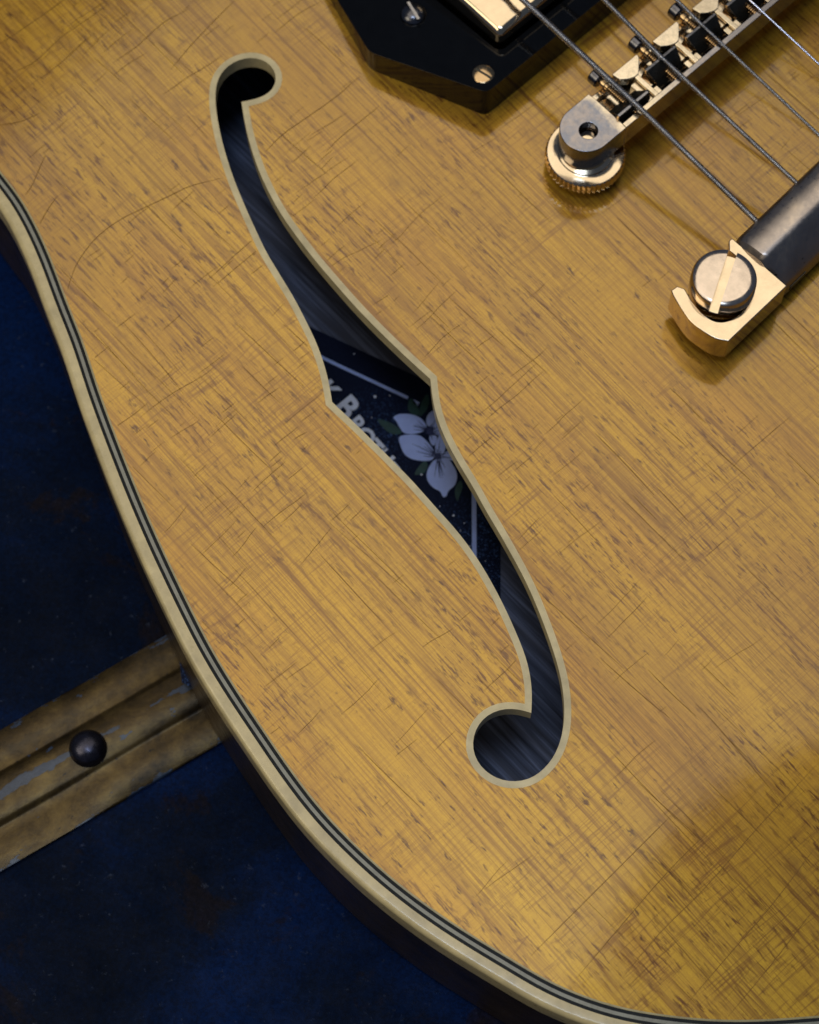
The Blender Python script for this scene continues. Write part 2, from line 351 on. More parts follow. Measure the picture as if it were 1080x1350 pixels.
def resample(pts, step, closed=False):
    pts = [Vector(p) for p in pts]
    if closed: pts = pts + [pts[0]]
    L = [0]
    for a, b in zip(pts, pts[1:]): L.append(L[-1] + (b - a).length)
    n = max(2, int(round(L[-1] / step))); out = []; j = 0
    for k in range(n if closed else n + 1):
        s = L[-1] * k / n
        while j < len(L) - 2 and L[j + 1] < s: j += 1
        t = (s - L[j]) / max(1e-9, L[j + 1] - L[j]); out.append(pts[j].lerp(pts[j + 1], t))
    return out
def smooth_line(pts, it, closed):
    for _ in range(it):
        n = len(pts)
        pts = [pts[i] if (not closed and i in (0, n - 1)) else (pts[i - 1] + pts[i] * 2 + pts[(i + 1) % n]) / 4 for i in range(n)]
    return pts
def offset(pts, d, closed=True):
    """positive d = to the right of travel"""
    out = []; n = len(pts)
    for i, p in enumerate(pts):
        a = pts[i - 1] if closed or i else p; b = pts[(i + 1) % n] if closed or i < n - 1 else p
        t1 = (p - a).normalized() if (p - a).length > 1e-6 else (b - p).normalized(); t2 = (b - p).normalized() if (b - p).length > 1e-6 else t1
        n1 = Vector((t1.y, -t1.x)); n2 = Vector((t2.y, -t2.x)); m = (n1 + n2)
        m = m / max(0.35, m.length_squared / 2) if m.length > 1e-6 else n1
        out.append(p + m * d)
    return out

# ---------------------------------------------------------------- frame of the guitar: s runs along the strings to the tail, t across to the treble side
BZ = 15.0                                            # top of the bridge bar
e_a = (P(1016.7, 3.5, BZ) - P(827, 162, BZ)).normalized()      # along the bridge
b_post = P(776, 172, BZ)                             # bass post
mid_bridge = b_post + e_a * 40.8
e_s = Vector((e_a.y, -e_a.x))                        # perpendicular: towards the tail
e_sb = d_str.copy()                                  # true string direction
s_ax = (e_s + e_sb).normalized() if e_s.dot(e_sb) > 0 else e_sb
t_ax = Vector((-s_ax.y, s_ax.x))
def ST(p): q = p - mid_bridge; return Vector((q.dot(s_ax), q.dot(t_ax)))
def XY(s, t): return mid_bridge + s_ax * s + t_ax * t

# ---------------------------------------------------------------- body outline (edge of the wood), traced at the rim's height
ZR = -2.8
rim_px = [(0, 225.5), (22, 252), (44, 289), (66.7, 338), (89, 398), (110, 450), (133, 520), (167, 610), (200, 690), (236, 768), (277, 850), (312, 908),
          (340, 950), (388, 1020), (434, 1078), (497, 1140), (555, 1187), (612, 1226), (680, 1267), (722, 1292), (773, 1314), (828, 1330), (902, 1341), (976, 1345), (1080, 1339)]
rim_t = [ST(P(u, v, ZR)) for u, v in rim_px]
a0, a1 = rim_t[0], rim_t[-1]
pre = [Vector((a0.x - 290, -8)), Vector((a0.x - 288, -60)), Vector((a0.x - 250, -118)), Vector((a0.x - 190, a0.y - 22)), Vector((a0.x - 120, a0.y - 18)), Vector((a0.x - 60, a0.y + 2)), Vector((a0.x - 26, a0.y + 3.5))]
tl = a1 + Vector((52, 78)); 
post = [a1 + Vector((17, 22)), a1 + Vector((32, 48)), Vector((a1.x + 47, (a1.y) * 0.32)), Vector((a1.x + 51, -8))]
half = catmull(pre + rim_t + post, 8)
full = half + [Vector((p.x, -p.y)) for p in reversed(half)]
rim = [XY(p.x, p.y) for p in full]
rim = smooth_line(resample(rim, 2.5, True), 3, True)
area2 = sum(rim[i - 1].x * rim[i].y - rim[i].x * rim[i - 1].y for i in range(len(rim)))
if area2 < 0: rim.reverse()                          # counter-clockwise: right of travel is outside
RA = np.array([[p.x, p.y] for p in rim]); RB = np.roll(RA, -1, 0)
def dist_rim(pts):
    pts = np.asarray(pts, float).reshape(-1, 2); out = np.full(len(pts), 1e9); d = RB - RA; dd = (d ** 2).sum(1)
    for k in range(0, len(pts), 4000):
        q = pts[k:k + 4000, None, :] - RA[None]
        t = np.clip((q * d).sum(2) / dd, 0, 1)
        out[k:k + 4000] = np.sqrt(((q - t[..., None] * d) ** 2).sum(2)).min(1)
    return out
def H(pts):
    """height of the carved top"""
    d = np.clip(dist_rim(pts) / 62.0, 0, 1)
    return ZR * (1 - d) ** 2 * (1 + 1.0 * d)
def onTop(u, v):
    z = -0.5
    for _ in range(4):
        p = P(u, v, z); z = float(H([[p.x, p.y]])[0])
    return p
def inside(pts, poly):
    pts = np.asarray(pts); x, y = pts[:, 0], pts[:, 1]; A = np.array([[p.x, p.y] for p in poly]); B = np.roll(A, -1, 0)
    c = np.zeros(len(pts), bool)
    for (x1, y1), (x2, y2) in zip(A, B):
        if y1 == y2: continue
        c ^= ((y1 > y) != (y2 > y)) & (x < (x2 - x1) * (y - y1) / (y2 - y1) + x1)
    return c

# ---------------------------------------------------------------- sound hole outline, traced (inner edge of its binding)
secA = [(318.5, 134.5), (333.3, 131.6), (351, 126.3), (361, 116.7), (365.3, 104.4), (362.3, 92), (353.3, 82), (340, 76.4), (324.4, 76), (308.9, 81.3), (295.6, 91.1), (287, 104.4), (284, 122.2), (285, 144.4), (290, 173.3), (296.7, 200), (304.4, 224.4), (313.5, 249), (328.5, 284), (342.4, 314), (351, 332), (370.5, 364.4), (389, 395), (404.4, 425), (416, 449), (424.4, 471), (430.5, 491), (435, 511), (438, 530)]
secB = [(438, 530), (452, 543.5), (468, 558), (489, 579), (509.6, 599), (525, 615), (541, 631), (561.5, 654), (582, 677), (600, 697), (621, 724), (642.7, 758), (664.5, 798.8), (680, 833), (692.5, 864), (699.4, 892), (701.6, 917), (700.5, 940)]
secC = [(700.5, 940), (683, 934.5), (664.5, 934.3), (646.5, 940), (633.4, 951), (624.9, 966.9), (622.7, 985.5), (628.7, 1004), (641, 1018), (658, 1027.8), (677, 1031), (698.8, 1027.3), (717.4, 1014), (732, 995), (741, 970), (744.2, 945), (742.8, 914), (737.7, 886), (728.6, 855), (717.4, 823.7), (705, 792.5), (690, 760), (674.3, 731), (658.5, 703), (638, 668.5), (625.5, 645), (613.3, 625), (598, 599), (585.3, 574), (576.8, 552), (570.8, 529), (567.6, 500)]
secD = [(567.6, 500), (551, 485), (530.4, 466), (504.4, 441), (484, 420.5), (465.6, 401), (440, 372), (417.8, 346), (400, 323.5), (383, 300.5), (368.9, 279.5), (355.6, 255.6), (342.5, 227.5), (333, 201), (325.3, 173.3), (321, 151), (318.5, 134.5)]
fh = []
for sec in (secA, secB, secC, secD):
    pts = resample(catmull([onTop(u, v) for u, v in sec], 6), 1.3)
    pts = smooth_line(pts, 3, False); fh += pts[:-1]
area2 = sum(fh[i - 1].x * fh[i].y - fh[i].x * fh[i - 1].y for i in range(len(fh)))
if area2 < 0: fh.reverse()
fo = offset(fh, 1.38, True)                          # outer edge of its binding
def unfold(o, src, d):
    A = np.array([[p.x, p.y] for p in src]); n = len(o)
    bad = [float(np.sqrt(((A - np.array([p.x, p.y])) ** 2).sum(1)).min()) < d * 0.985 for p in o]
    i = 0; start = next(k for k in range(n) if not bad[k])
    k = start
    while k < start + n:
        if bad[k % n]:
            e = k
            while bad[e % n]: e += 1
            a, b_ = o[(k - 1) % n], o[e % n]
            for q in range(k, e): o[q % n] = a.lerp(b_, (q - k + 1) / (e - k + 1))
            k = e
        else: k += 1
    return o
fo = unfold(fo, fh, 1.38)
fo2 = []                                             # drop folded points at concave notches
for p in fo:
    if not fo2 or (p - fo2[-1]).length > 0.25: fo2.append(p)

# ================================================================ THE GUITAR
ZB = -41.0
guitar = empty('guitar', (0, 0, ZB))
guitar['label'] = 'blonde electric archtop guitar lying on a navy trunk, with f-shaped sound hole and gold hardware'; guitar['category'] = 'guitar'

# top with the hole cut through
gx = np.arange(RA[:, 0].min(), RA[:, 0].max(), 4.0); gy = np.arange(RA[:, 1].min(), RA[:, 1].max(), 4.0)
G = np.array([[x + (2.0 if j % 2 else 0), y] for j, y in enumerate(gy) for x in gx])
ok = inside(G, rim) & (dist_rim(G) > 2.0)
ok &= ~inside(G, offset(fo, 1.5, True)); G = G[ok]
ring_pts = np.array([[p.x, p.y] for dd in (-3.0, -7.0) for p in offset(rim, dd, True)])
pts = [Vector(p) for p in rim] + [Vector(p) for p in fo] + [Vector(p) for p in G.tolist()]
nr, nf = len(rim), len(fo)
edges = [(i, (i + 1) % nr) for i in range(nr)] + [(nr + i, nr + (i + 1) % nf) for i in range(nf)]
r = delaunay_2d_cdt(pts, edges, [], 0, 1e-4)
V2 = np.array([[v.x, v.y] for v in r[0]]); T = [tuple(f) for f in r[2]]
cen = np.array([V2[list(f)].mean(0) for f in T])
keep = inside(cen, rim) & ~inside(cen, fo)
T = [f for f, k in zip(T, keep) if k]
hz = H(V2)
b = MB(); b.add([(x, y, z) for (x, y), z in zip(V2, hz)], T)
top = b.build('wood_top', M['wood'], guitar, smooth=60, loc=(0, 0, -4))
b = MB(); b.add([(x, y, z - 3.4) for (x, y), z in zip(V2, hz)], [f[::-1] for f in T])
b.build('top_underside', M['raw'], guitar, smooth=60, loc=(0, 0, -8))

def strip(d0, d1, lift, depth, name, mat, poly=rim, closed=True, label=None, roundr=0, zf=None, smooth=50):
    """band between two offsets of a closed outline, following the top's height; quads with round outer shoulder"""
    prof = [(d0, lift)]
    if roundr:
        for k in range(0, 7):
            a = k / 6 * math.pi / 2; prof.append((d1 - roundr + roundr * math.sin(a), lift - roundr + roundr * math.cos(a)))
    else: prof += [(d1, lift)]
    prof += [(d1, -depth), (d0, -depth)]
    z = H([[p.x, p.y] for p in poly]) if zf is None else zf
    m = MB(); n = len(poly); cols = []
    for (d, h) in prof:
        o = offset(poly, d, True); cols.append([(p.x, p.y, z[i] + h) for i, p in enumerate(o)])
    vs = [c for col in cols for c in col]; fs = []
    K = len(prof)
    for k in range(K):
        k2 = (k + 1) % K
        for i in range(n):
            j = (i + 1) % n; fs.append((k * n + i, k * n + j, k2 * n + j, k2 * n + i))
    m.add(vs, fs)
    return m.build(name, mat, guitar, smooth=smooth, label=label, loc=(0, 0, -10))
strip(0.0, 0.38, 0.03, 2, 'purfling_line', M['pale_line'], label='thin pale line next to the wood')
strip(0.38, 1.06, 0.045, 2, 'purfling_line', M['black_line'], label='inner black line')
strip(1.06, 1.76, 0.03, 2, 'purfling_line', M['grey_line'], label='grey line between the black ones')
strip(1.76, 2.42, 0.045, 2, 'purfling_line', M['black_line'], label='outer black line')
strip(2.42, 5.05, 0.06, 6.5, 'body_binding', M['cream'], roundr=1.1)
# sides, back
m = MB(); n = len(rim); so = offset(rim, 4.85, True); si = offset(rim, 2.3, True)
m.ringprism([(p.x, p.y) for p in so], [(p.x, p.y) for p in si], ZB - 0.04, ZR - 6.4)
m.build('body_side', M['side'], guitar, smooth=40, loc=(0, 0, ZB))
m = MB(); m.prism([(p.x, p.y) for p in offset(rim, 4.2, True)], ZB, ZB + 3.0)
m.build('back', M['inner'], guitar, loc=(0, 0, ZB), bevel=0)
# sound-hole binding
m = MB(); z = H([[p.x, p.y] for p in fo]); zi = H([[p.x, p.y] for p in fh]); n = len(fh)
vs = [(p.x, p.y, z[i] + 0.04) for i, p in enumerate(fo)] + [(p.x, p.y, zi[i] + 0.06) for i, p in enumerate(fh)] + [(p.x, p.y, zi[i] - 3.7) for i, p in enumerate(fh)] + [(p.x, p.y, z[i] - 3.7) for i, p in enumerate(fo)]
fs = []
for k in range(4):
    k2 = (k + 1) % 4
    for i in range(n):
        j = (i + 1) % n; fs.append((k * n + i, k * n + j, k2 * n + j, k2 * n + i))
m.add(vs, fs); m.build('sound_hole_binding', M['cream_f'], guitar, smooth=40, loc=(0, 0, -6))

# hairline checks in the lacquer: joined, nobody could count them
def hairlines():
    m = MB(); cu = -s_ax; cross = t_ax
    lines = []
    view = [ST(P(u, v, 0)) for u, v in ((0, 0), (1080, 0), (1080, 1350), (0, 1350))]
    s0, s1 = min(p.x for p in view), max(p.x for p in view); t0, t1 = min(p.y for p in view), max(p.y for p in view)
    hc = [ST(P(u, v, 0)) for u, v in ((470, 330), (500, 380), (560, 450), (640, 600), (700, 700), (740, 800), (420, 250), (200, 560), (260, 700), (350, 420), (420, 600), (480, 640), (100, 60), (300, 20), (180, 380), (930, 170))]
    for k in range(4200):
        s, t = random.uniform(s0, s1), random.uniform(t0, t1)
        near = min(math.hypot(s - c.x, (t - c.y) * 0.8) for c in hc)
        if random.random() > 0.07 + 0.45 * math.exp(-(near / 13.0) ** 2): continue
        L = random.choice([1.5, 2, 3, 3, 4, 6, 9, 14]) * random.uniform(0.6, 1.3); wd = random.uniform(0.04, 0.085) * (0.85 + L / 60)
        ang = random.gauss(0, 0.05); line = []; x, y = s, t
        for q in range(int(L / 0.8) + 2):
            line.append((x, y)); ang += random.gauss(0, 0.035) - ang * 0.05; x += 0.8 * math.sin(ang); y += 0.8 * math.cos(ang)
        lines.append((line, wd))
    for k in range(300):                                        # some follow the grain
        s, t = random.uniform(s0, s1), random.uniform(t0, t1); L = random.uniform(6, 26); ang = random.gauss(0, 0.02); line = []; x, y = s, t
        for q in range(int(L / 1.2) + 2):
            line.append((x, y)); ang += random.gauss(0, 0.01); y += 1.2 * math.sin(ang); x += 1.2 * math.cos(ang)
        lines.append((line, random.uniform(0.05, 0.12)))
    # the long curved ones that the photograph shows
    for px in ([(86, 392), (98, 355), (113, 330), (132, 309), (158, 290), (190, 274), (222, 259), (252, 245), (292, 235)],
               [(0, 58), (30, 38), (62, 16), (85, 0)], [(6, 100), (45, 82), (80, 50), (120, 22), (150, 0)],
               [(150, 82), (182, 60), (215, 30), (250, 12)], [(225, 92), (250, 62), (280, 30), (310, 0)],
               [(30, 262), (42, 245), (52, 222), (60, 205)], [(50, 300), (62, 278), (76, 258)], [(0, 165), (28, 160), (55, 148)],
               [(430, 200), (450, 180), (475, 160), (500, 140)], [(350, 200), (372, 178), (400, 158), (440, 130), (475, 100)],
               [(820, 1290), (870, 1230), (930, 1170), (1000, 1090), (1075, 1010)], [(900, 1330), (960, 1260), (1020, 1190), (1080, 1110)],
               [(700, 1260), (760, 1200), (830, 1130), (900, 1060)], [(960, 1340), (1010, 1280), (1080, 1190)], [(760, 1290), (815, 1225), (880, 1150), (950, 1080)]):
        c = resample(catmull([onTop(u, v) for u, v in px], 4), 1.0)
        lines.append(([tuple(ST(p)) for p in c], 0.12))
    allp = []; idx = []
    for line, wd in lines:
        n = len(line)
        for i, (x, y) in enumerate(line):
            a = line[max(0, i - 1)]; bb = line[min(n - 1, i + 1)]; tx, ty = bb[0] - a[0], bb[1] - a[1]; q = math.hypot(tx, ty) or 1
            tap = wd * min(1, 0.3 + min(i, n - 1 - i) / (0.3 * n)) / 2
            for sg in (-1, 1): w_ = XY(x - ty / q * tap * sg, y + tx / q * tap * sg); allp.append((w_.x, w_.y))
        idx.append(n)
    A = np.array(allp); z = H(A) + 0.07
    good = inside(A, offset(rim, -0.6, True)) & ~inside(A, offset(fo, 0.35, True))
    fs = []; o = 0
    for n in idx:
        for i in range(n - 1):
            q = (o + 2 * i, o + 2 * i + 1, o + 2 * i + 3, o + 2 * i + 2)
            if all(good[j] for j in q): fs.append(q)
        o += 2 * n
    used = sorted({j for f in fs for j in f}); mp = {j: i for i, j in enumerate(used)}
    m.add([(A[j, 0], A[j, 1], z[j]) for j in used], [tuple(mp[j] for j in f) for f in fs])
    m.build('lacquer_check', M['crack'], guitar, kind='stuff', loc=(0, 0, -4), label='fine dark hairline checks in the lacquer')
hairlines()

# ---------------------------------------------------------------- label inside
ZL = ZB + 3.0
LX = lambda u, v: P(u, v, ZL)
lab_poly = [LX(330, 394.5), LX(660, 548), LX(660, 860), LX(470, 1010), LX(240, 900), LX(200, 560)]
m = MB(); m.prism([(p.x, p.y) for p in reversed(lab_poly)], ZL, ZL + 0.15)
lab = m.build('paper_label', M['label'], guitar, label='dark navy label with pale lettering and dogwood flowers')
def flat(name, polys, mat, z, parent=lab, label=None):
    m = MB()
    for poly in polys:
        q = [LX(u, v) for u, v in poly]; a2 = sum(q[i - 1].x * q[i].y - q[i].x * q[i - 1].y for i in range(len(q)))
        if a2 < 0: q.reverse()
        m.prism([(p.x, p.y) for p in q], z, z + 0.04)
    return m.build(name, mat, parent, label=label)
def thick(pts, w0, w1=None):
    w1 = w0 if w1 is None else w1; n = len(pts); L = []; Rr = []
    for i, p in enumerate(pts):
        a = Vector(pts[max(0, i - 1)]); c = Vector(pts[min(n - 1, i + 1)]); t = (c - a).normalized(); nn = Vector((-t.y, t.x)); wd = (w0 + (w1 - w0) * i / (n - 1)) / 2
        L.append(tuple(Vector(p) + nn * wd)); Rr.append(tuple(Vector(p) - nn * wd))
    return L + Rr[::-1]
z1 = ZL + 0.16
flat('border_line', [thick([(380, 450), (445, 481.5), (538, 525)], 4.0)], M['line_ink'], z1)
flat('border_line', [thick([(545, 529), (552, 533)], 4.5)], M['line_ink'], z1)
flat('border_line', [thick([(625, 640), (625.5, 760)], 6.0)], M['line_ink'], z1)
leafs = [[(498, 554), (508, 555), (522, 562), (530, 571), (519, 573), (508, 567)], [(538, 540), (541, 526), (548, 531), (553, 543), (548, 549)], [(553, 549), (555, 533), (563, 520), (566, 530), (562, 542)],
         [(547, 626), (552, 616), (560, 608), (564, 614), (559, 624)], [(600, 652), (601, 642), (607, 634), (610, 642), (606, 654), (603, 661)], [(470, 575), (480, 590), (470, 600), (462, 590)]]
for L in leafs[:5]:
    c = catmull(L, 4, True); flat('leaf', [[tuple(p) for p in c]], M['leaf'], z1)
def flower(c, outl, label=None):
    """petal outlines traced on the 5.4x enlargement whose corner is (430, 480)"""
    ps = []; vn = []
    c2 = Vector((430 + c[0] / 5.4, 480 + c[1] / 5.4))
    for o in outl:
        q = [Vector((430 + x / 5.4, 480 + y / 5.4)) for x, y in o]
        ps.append([tuple(p) for p in catmull(q, 3, True)])
        far = sorted(q, key=lambda p: -(p - c2).length)[:max(3, len(q) // 2)]
        for p in far:
            d = p - c2; L = d.length; e = d.normalized()
            if L < 12: continue
            st = c2 + e * 6; en = c2 + e * L * random.uniform(0.35, 0.72)
            if (en - c2).length > 8: vn.append(thick([tuple(st), tuple((st + en) / 2 + Vector((-e.y, e.x)) * random.uniform(-.8, .8)), tuple(en)], 1.5, 0.4))
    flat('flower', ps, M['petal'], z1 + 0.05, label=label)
    m1 = MB(); c = tuple(c2)
    for poly in vn:
        q = [LX(u, v) for u, v in poly]
        m1.prism([(p.x, p.y) for p in q], z1 + 0.1, z1 + 0.13)
    for k in range(14):
        a = k / 14 * 2 * math.pi + random.uniform(-.1, .1); r1 = random.uniform(5.5, 7.8); q = [LX(c[0] + math.cos(a + da) * rr, c[1] + math.sin(a + da) * rr) for da, rr in ((-.18, 3), (.18, 3), (.08, r1), (-.08, r1))]
        m1.prism([(p.x, p.y) for p in q], z1 + 0.1, z1 + 0.13)
    q = [LX(c[0] + math.cos(k / 14 * 6.283) * 4.6, c[1] + math.sin(k / 14 * 6.283) * 4.6) for k in range(14)]
    m1.prism([(p.x, p.y) for p in q], z1 + 0.13, z1 + 0.16)
    m1.build('printed_veins', M['vein'], lab)
flower((742, 482), [[(480, 382), (520, 360), (600, 360), (668, 385), (708, 430), (712, 470), (640, 498), (560, 495), (525, 455), (500, 410)],
                    [(722, 440), (715, 390), (735, 352), (764, 336), (800, 360), (800, 420), (775, 450)],
                    [(738, 515), (742, 560), (764, 584), (782, 560), (786, 515)], [(770, 455), (850, 430), (880, 480), (840, 510), (775, 500)]],
       label='pale blue dogwood flower, upper of the two')
flower((797, 660), [[(520, 525), (580, 506), (650, 508), (700, 535), (755, 600), (772, 650), (742, 690), (640, 686), (570, 655), (536, 600)],
                    [(782, 640), (780, 570), (812, 505), (850, 560), (845, 620), (815, 650)],
                    [(815, 655), (870, 620), (940, 610), (960, 680), (900, 690), (830, 672)],
                    [(765, 690), (722, 760), (720, 825), (760, 880), (812, 910), (832, 948), (856, 942), (872, 905), (918, 862), (932, 790), (905, 725), (868, 682), (812, 676)]],
       label='pale blue dogwood flower, lower of the two')
def letters(ch, u, v, hpx, ang, nudge=0.0):
    cu = bpy.data.curves.new('letter', 'FONT'); cu.body = ch; cu.size = 1.0; cu.offset = 0.034; cu.extrude = 0.0; cu.resolution_u = 3
    cu.align_x = 'CENTER'
    tmp = bpy.data.objects.new('tmp', cu); COL.objects.link(tmp)
    dg = bpy.context.evaluated_depsgraph_get(); me = bpy.data.meshes.new_from_object(tmp.evaluated_get(dg))
    vs = [v_.co.copy() for v_ in me.vertices]; fs = [tuple(p.vertices) for p in me.polygons]
    bpy.data.objects.remove(tmp); bpy.data.curves.remove(cu); bpy.data.meshes.remove(me)
    o = LX(u, v); a = -R(ang); sc_ = hpx / 6.0 / 0.58
    m = MB(); cs, sn = math.cos(a), math.sin(a)
    P3 = [((o.x + sc_ * (p.x * cs - p.y * sn)), (o.y + sc_ * (p.x * sn + p.y * cs)), z1 + 0.03) for p in vs]
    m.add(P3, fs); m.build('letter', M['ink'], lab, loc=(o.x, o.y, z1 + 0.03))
for ch, u, v, h, ang in (('K', 427, 522, 22, 47), ('B', 449.5, 544.5, 26, 49), ('R', 465, 565, 19, 49.5), ('O', 477, 581, 19, 50), ('T', 489, 596, 19, 50),
                         ('H', 500.5, 609, 19, 50.5), ('E', 510, 624, 18, 51), ('R', 517, 643, 18, 51.5), ('S', 526, 657, 18, 52)):
    letters(ch, u - 3.5, v + 1.5, h, ang)
m = MB()
for (u, v, r_) in ((494.5, 523.5, 2.0), (467, 467, 1.0), (514, 522, .8), (556, 626, 1.3), (598, 680, 1.4), (490, 551, .7), (592, 690, 1.0), (607, 700, .8), (620, 720, .7), (640, 740, .7), (612, 690, 0.8), (580, 668, .7)):
    q = [LX(u + r_ * random.uniform(.6, 1.3) * math.cos(k), v + r_ * math.sin(k)) for k in (0, 1.2, 2.5, 3.8, 5.1)]
    m.prism([(p.x, p.y) for p in reversed(q)], z1, z1 + 0.05)
m.build('dust_speck', M['ink'], lab, kind='stuff')

# ---------------------------------------------------------------- bridge (local axes: a along the bar, b to the tail)
BANG = math.atan2(e_a.y, e_a.x)
def BF(a, b_, z): q = b_post + e_a * a + e_s * b_; return (q.x, q.y, z)
frameB = (Vector((b_post.x, b_post.y, 0)), BANG)
W2 = 4.9; WU = 6.3
def arc(cx, cy, r, a0_, a1_, n): return [(cx + r * math.cos(R(a0_ + (a1_ - a0_) * k / n)), cy + r * math.sin(R(a0_ + (a1_ - a0_) * k / n))) for k in range(n + 1)]
mb = MB()
def fB(a, b_, z): return BF(a, b_, z)
def plate_with_hole(outer, c, r, z0, z1_, f):
    """outer loop (list) joined to a round hole by a strip of quads; outer sampled by angle"""
    n = 48; o = []
    L = resample([Vector(p) for p in outer], 0.35, True)
    for k in range(n):
        a = 2 * math.pi * k / n; best = max(L, key=lambda p: (Vector(p) - Vector(c)).normalized().dot(Vector((math.cos(a), math.sin(a))))); o.append(tuple(best))
    inn = [(c[0] + r * math.cos(2 * math.pi * k / n), c[1] + r * math.sin(2 * math.pi * k / n)) for k in range(n)]
    mb.ringprism(o, inn, z0, z1_, f)
# bass end plate: round nose, widening into the bar; b is flipped (right-handed frame has -b up)
def endplate(sgn, a_c):
    g = lambda a, b_, z: BF(a_c + sgn * a, b_, z)
    nose = arc(0, -0.7, 5.6, 90, 270, 24) + [(6.4, -WU), (6.4, W2)]
    plate_with_hole(nose, (0, 0), 1.95, 8.0, BZ, g)
endplate(1, 0); endplate(-1, 81.6)
LA = 81.6; SP = 12.0; A0 = 10.8
mb.prism([(6.4, -WU), (LA - 6.4, -WU), (LA - 6.4, -5.0), (6.4, -5.0)], 8.0, 12.6, fB)           # neck-side wall
mb.prism([(6.4, 3.6), (LA - 6.4, 3.6), (LA - 6.4, W2), (6.4, W2)], 8.0, BZ, fB)               # tail-side wall
mb.prism([(6.4, -5.0), (LA - 6.4, -5.0), (LA - 6.4, 3.6), (6.4, 3.6)], 8.0, 11.2, fB)         # floor
for i in range(7):
    ap = A0 + SP * (i - 0.5)
    if i == 0: continue
    if i == 6: continue
    poly = [(ap - 3.7, -WU - 0.02), (ap + 3.7, -WU - 0.02), (ap + 3.5, -5.4), (ap + 1.7, -3.6), (ap + 0.6, -2.6), (ap - 0.6, -2.6), (ap - 2.0, -3.2), (ap - 3.3, -4.2)]
    mb.prism(poly, 12.55, BZ + 0.01, fB)
    if 0 < i < 6:
        mb.prism([(ap - 0.55, -2.7), (ap + 0.55, -2.7), (ap + 0.55, 3.65), (ap - 0.55, 3.65)], 11.1, BZ - 0.25, fB)
    for sg in (-1, 1):                                                        # bright ledges beside each partition
        
        x0, x1 = sorted((ap + sg * 0.65, ap + sg * 2.0))
        for (y0, y1, zt) in ((-2.3, 0.9, 13.6), (1.5, 3.3, 13.8)): mb.prism([(x0, y0), (x1, y0), (x1, y1), (x0, y1)], 11.1, zt, fB)
bridge = mb.build('bridge', M['bridge_gold'], guitar, bevel=0.16, frame=frameB, label='gold bridge with six saddles and a worn bluish end plate')
# saddles
def saddle_mesh(kind):
    m = MB()
    if kind == 'fwd': prof = [(-1.7, 12.0, 4.6), (-0.95, 16.2, 4.4), (-0.3, 16.3, 4.4), (2.8, 13.1, 3.6), (3.1, 12.0, 3.5)]
    else: prof = [(-2.9, 12.0, 3.5), (-2.5, 13.4, 3.6), (0.3, 16.3, 4.4), (0.95, 16.2, 4.4), (1.7, 12.0, 4.6)]
    n = len(prof)
    vs = [(-h - (16.3 - z) * 0.02, b_, z) for b_, z, h in prof] + [(h + (16.3 - z) * 0.02, b_, z) for b_, z, h in prof]
    # chamfered gold ends
    ends = [(-(h + (0.15 if z > 15 else 1.0)), b_ * 0.8, min(z, 15.6) - (0.7 if z > 13.5 else 0.3)) for b_, z, h in prof] + [((h + (0.15 if z > 15 else 1.0)), b_ * 0.8, min(z, 15.6) - (0.7 if z > 13.5 else 0.3)) for b_, z, h in prof]
    fs = []; mi = []
    for i in range(n):
        j = (i + 1) % n; fs.append((i, j, n + j, n + i))
        top = (prof[i][1] > 16 and prof[j][1] > 16)
        mi.append(1 if top else 0)
    A = 2 * n
    for i in range(n):
        j = (i + 1) % n
        fs.append((j, i, A + i, A + j)); mi.append(2); fs.append((n + i, n + j, A + n + j, A + n + i)); mi.append(2)
    fs.append(tuple(A + k for k in range(n))); mi.append(2); fs.append(tuple(A + n + k for k in range(n))[::-1]); mi.append(2)
    m.v = vs + ends; m.f = fs; m.mi = mi
    return m
def put(parent, o, a, b_, rz=0.0, z=0.0):
    o.parent = parent; o.location = (a * MM, -b_ * MM, z * MM); o.rotation_euler = (0, 0, rz)
def local_obj(name, m, mats, parent, smooth=35, bevel=0):
    """mesh whose coordinates are already local (b axis pointing to -Y)"""
    m.v = [(v[0], -v[1], v[2]) for v in m.v]
    me = bpy.data.meshes.new(name); me.from_pydata([tuple(c * MM for c in v) for v in m.v], [], m.f)
    for mm_ in mats: me.materials.append(mm_)
    if len(mats) > 1: me.polygons.foreach_set('material_index', m.mi)
    me.validate(); bm = bmesh.new(); bm.from_mesh(me); bmesh.ops.recalc_face_normals(bm, faces=bm.faces); bm.to_mesh(me); bm.free()
    me.polygons.foreach_set('use_smooth', [True] * len(me.polygons)); me.set_sharp_from_angle(angle=R(smooth))
    o = bpy.data.objects.new(name, me); COL.objects.link(o); o.parent = parent
    if bevel: bv = o.modifiers.new('bevel', 'BEVEL'); bv.width = bevel * MM; bv.segments = 1; bv.limit_method = 'ANGLE'
    return o
sad_f = local_obj('saddle', saddle_mesh('fwd'), [M['painted_shade'], M['nickel'], M['gold_deep']], bridge, bevel=0.08)  # slopes: gold with the reflection of dark surroundings painted in
sad_r = local_obj('saddle', saddle_mesh('rev'), [M['painted_shade'], M['nickel'], M['gold_deep']], bridge, bevel=0.08)
sad_b = [1.6, -1.0, -0.9, -0.6, 1.2, 0.6]
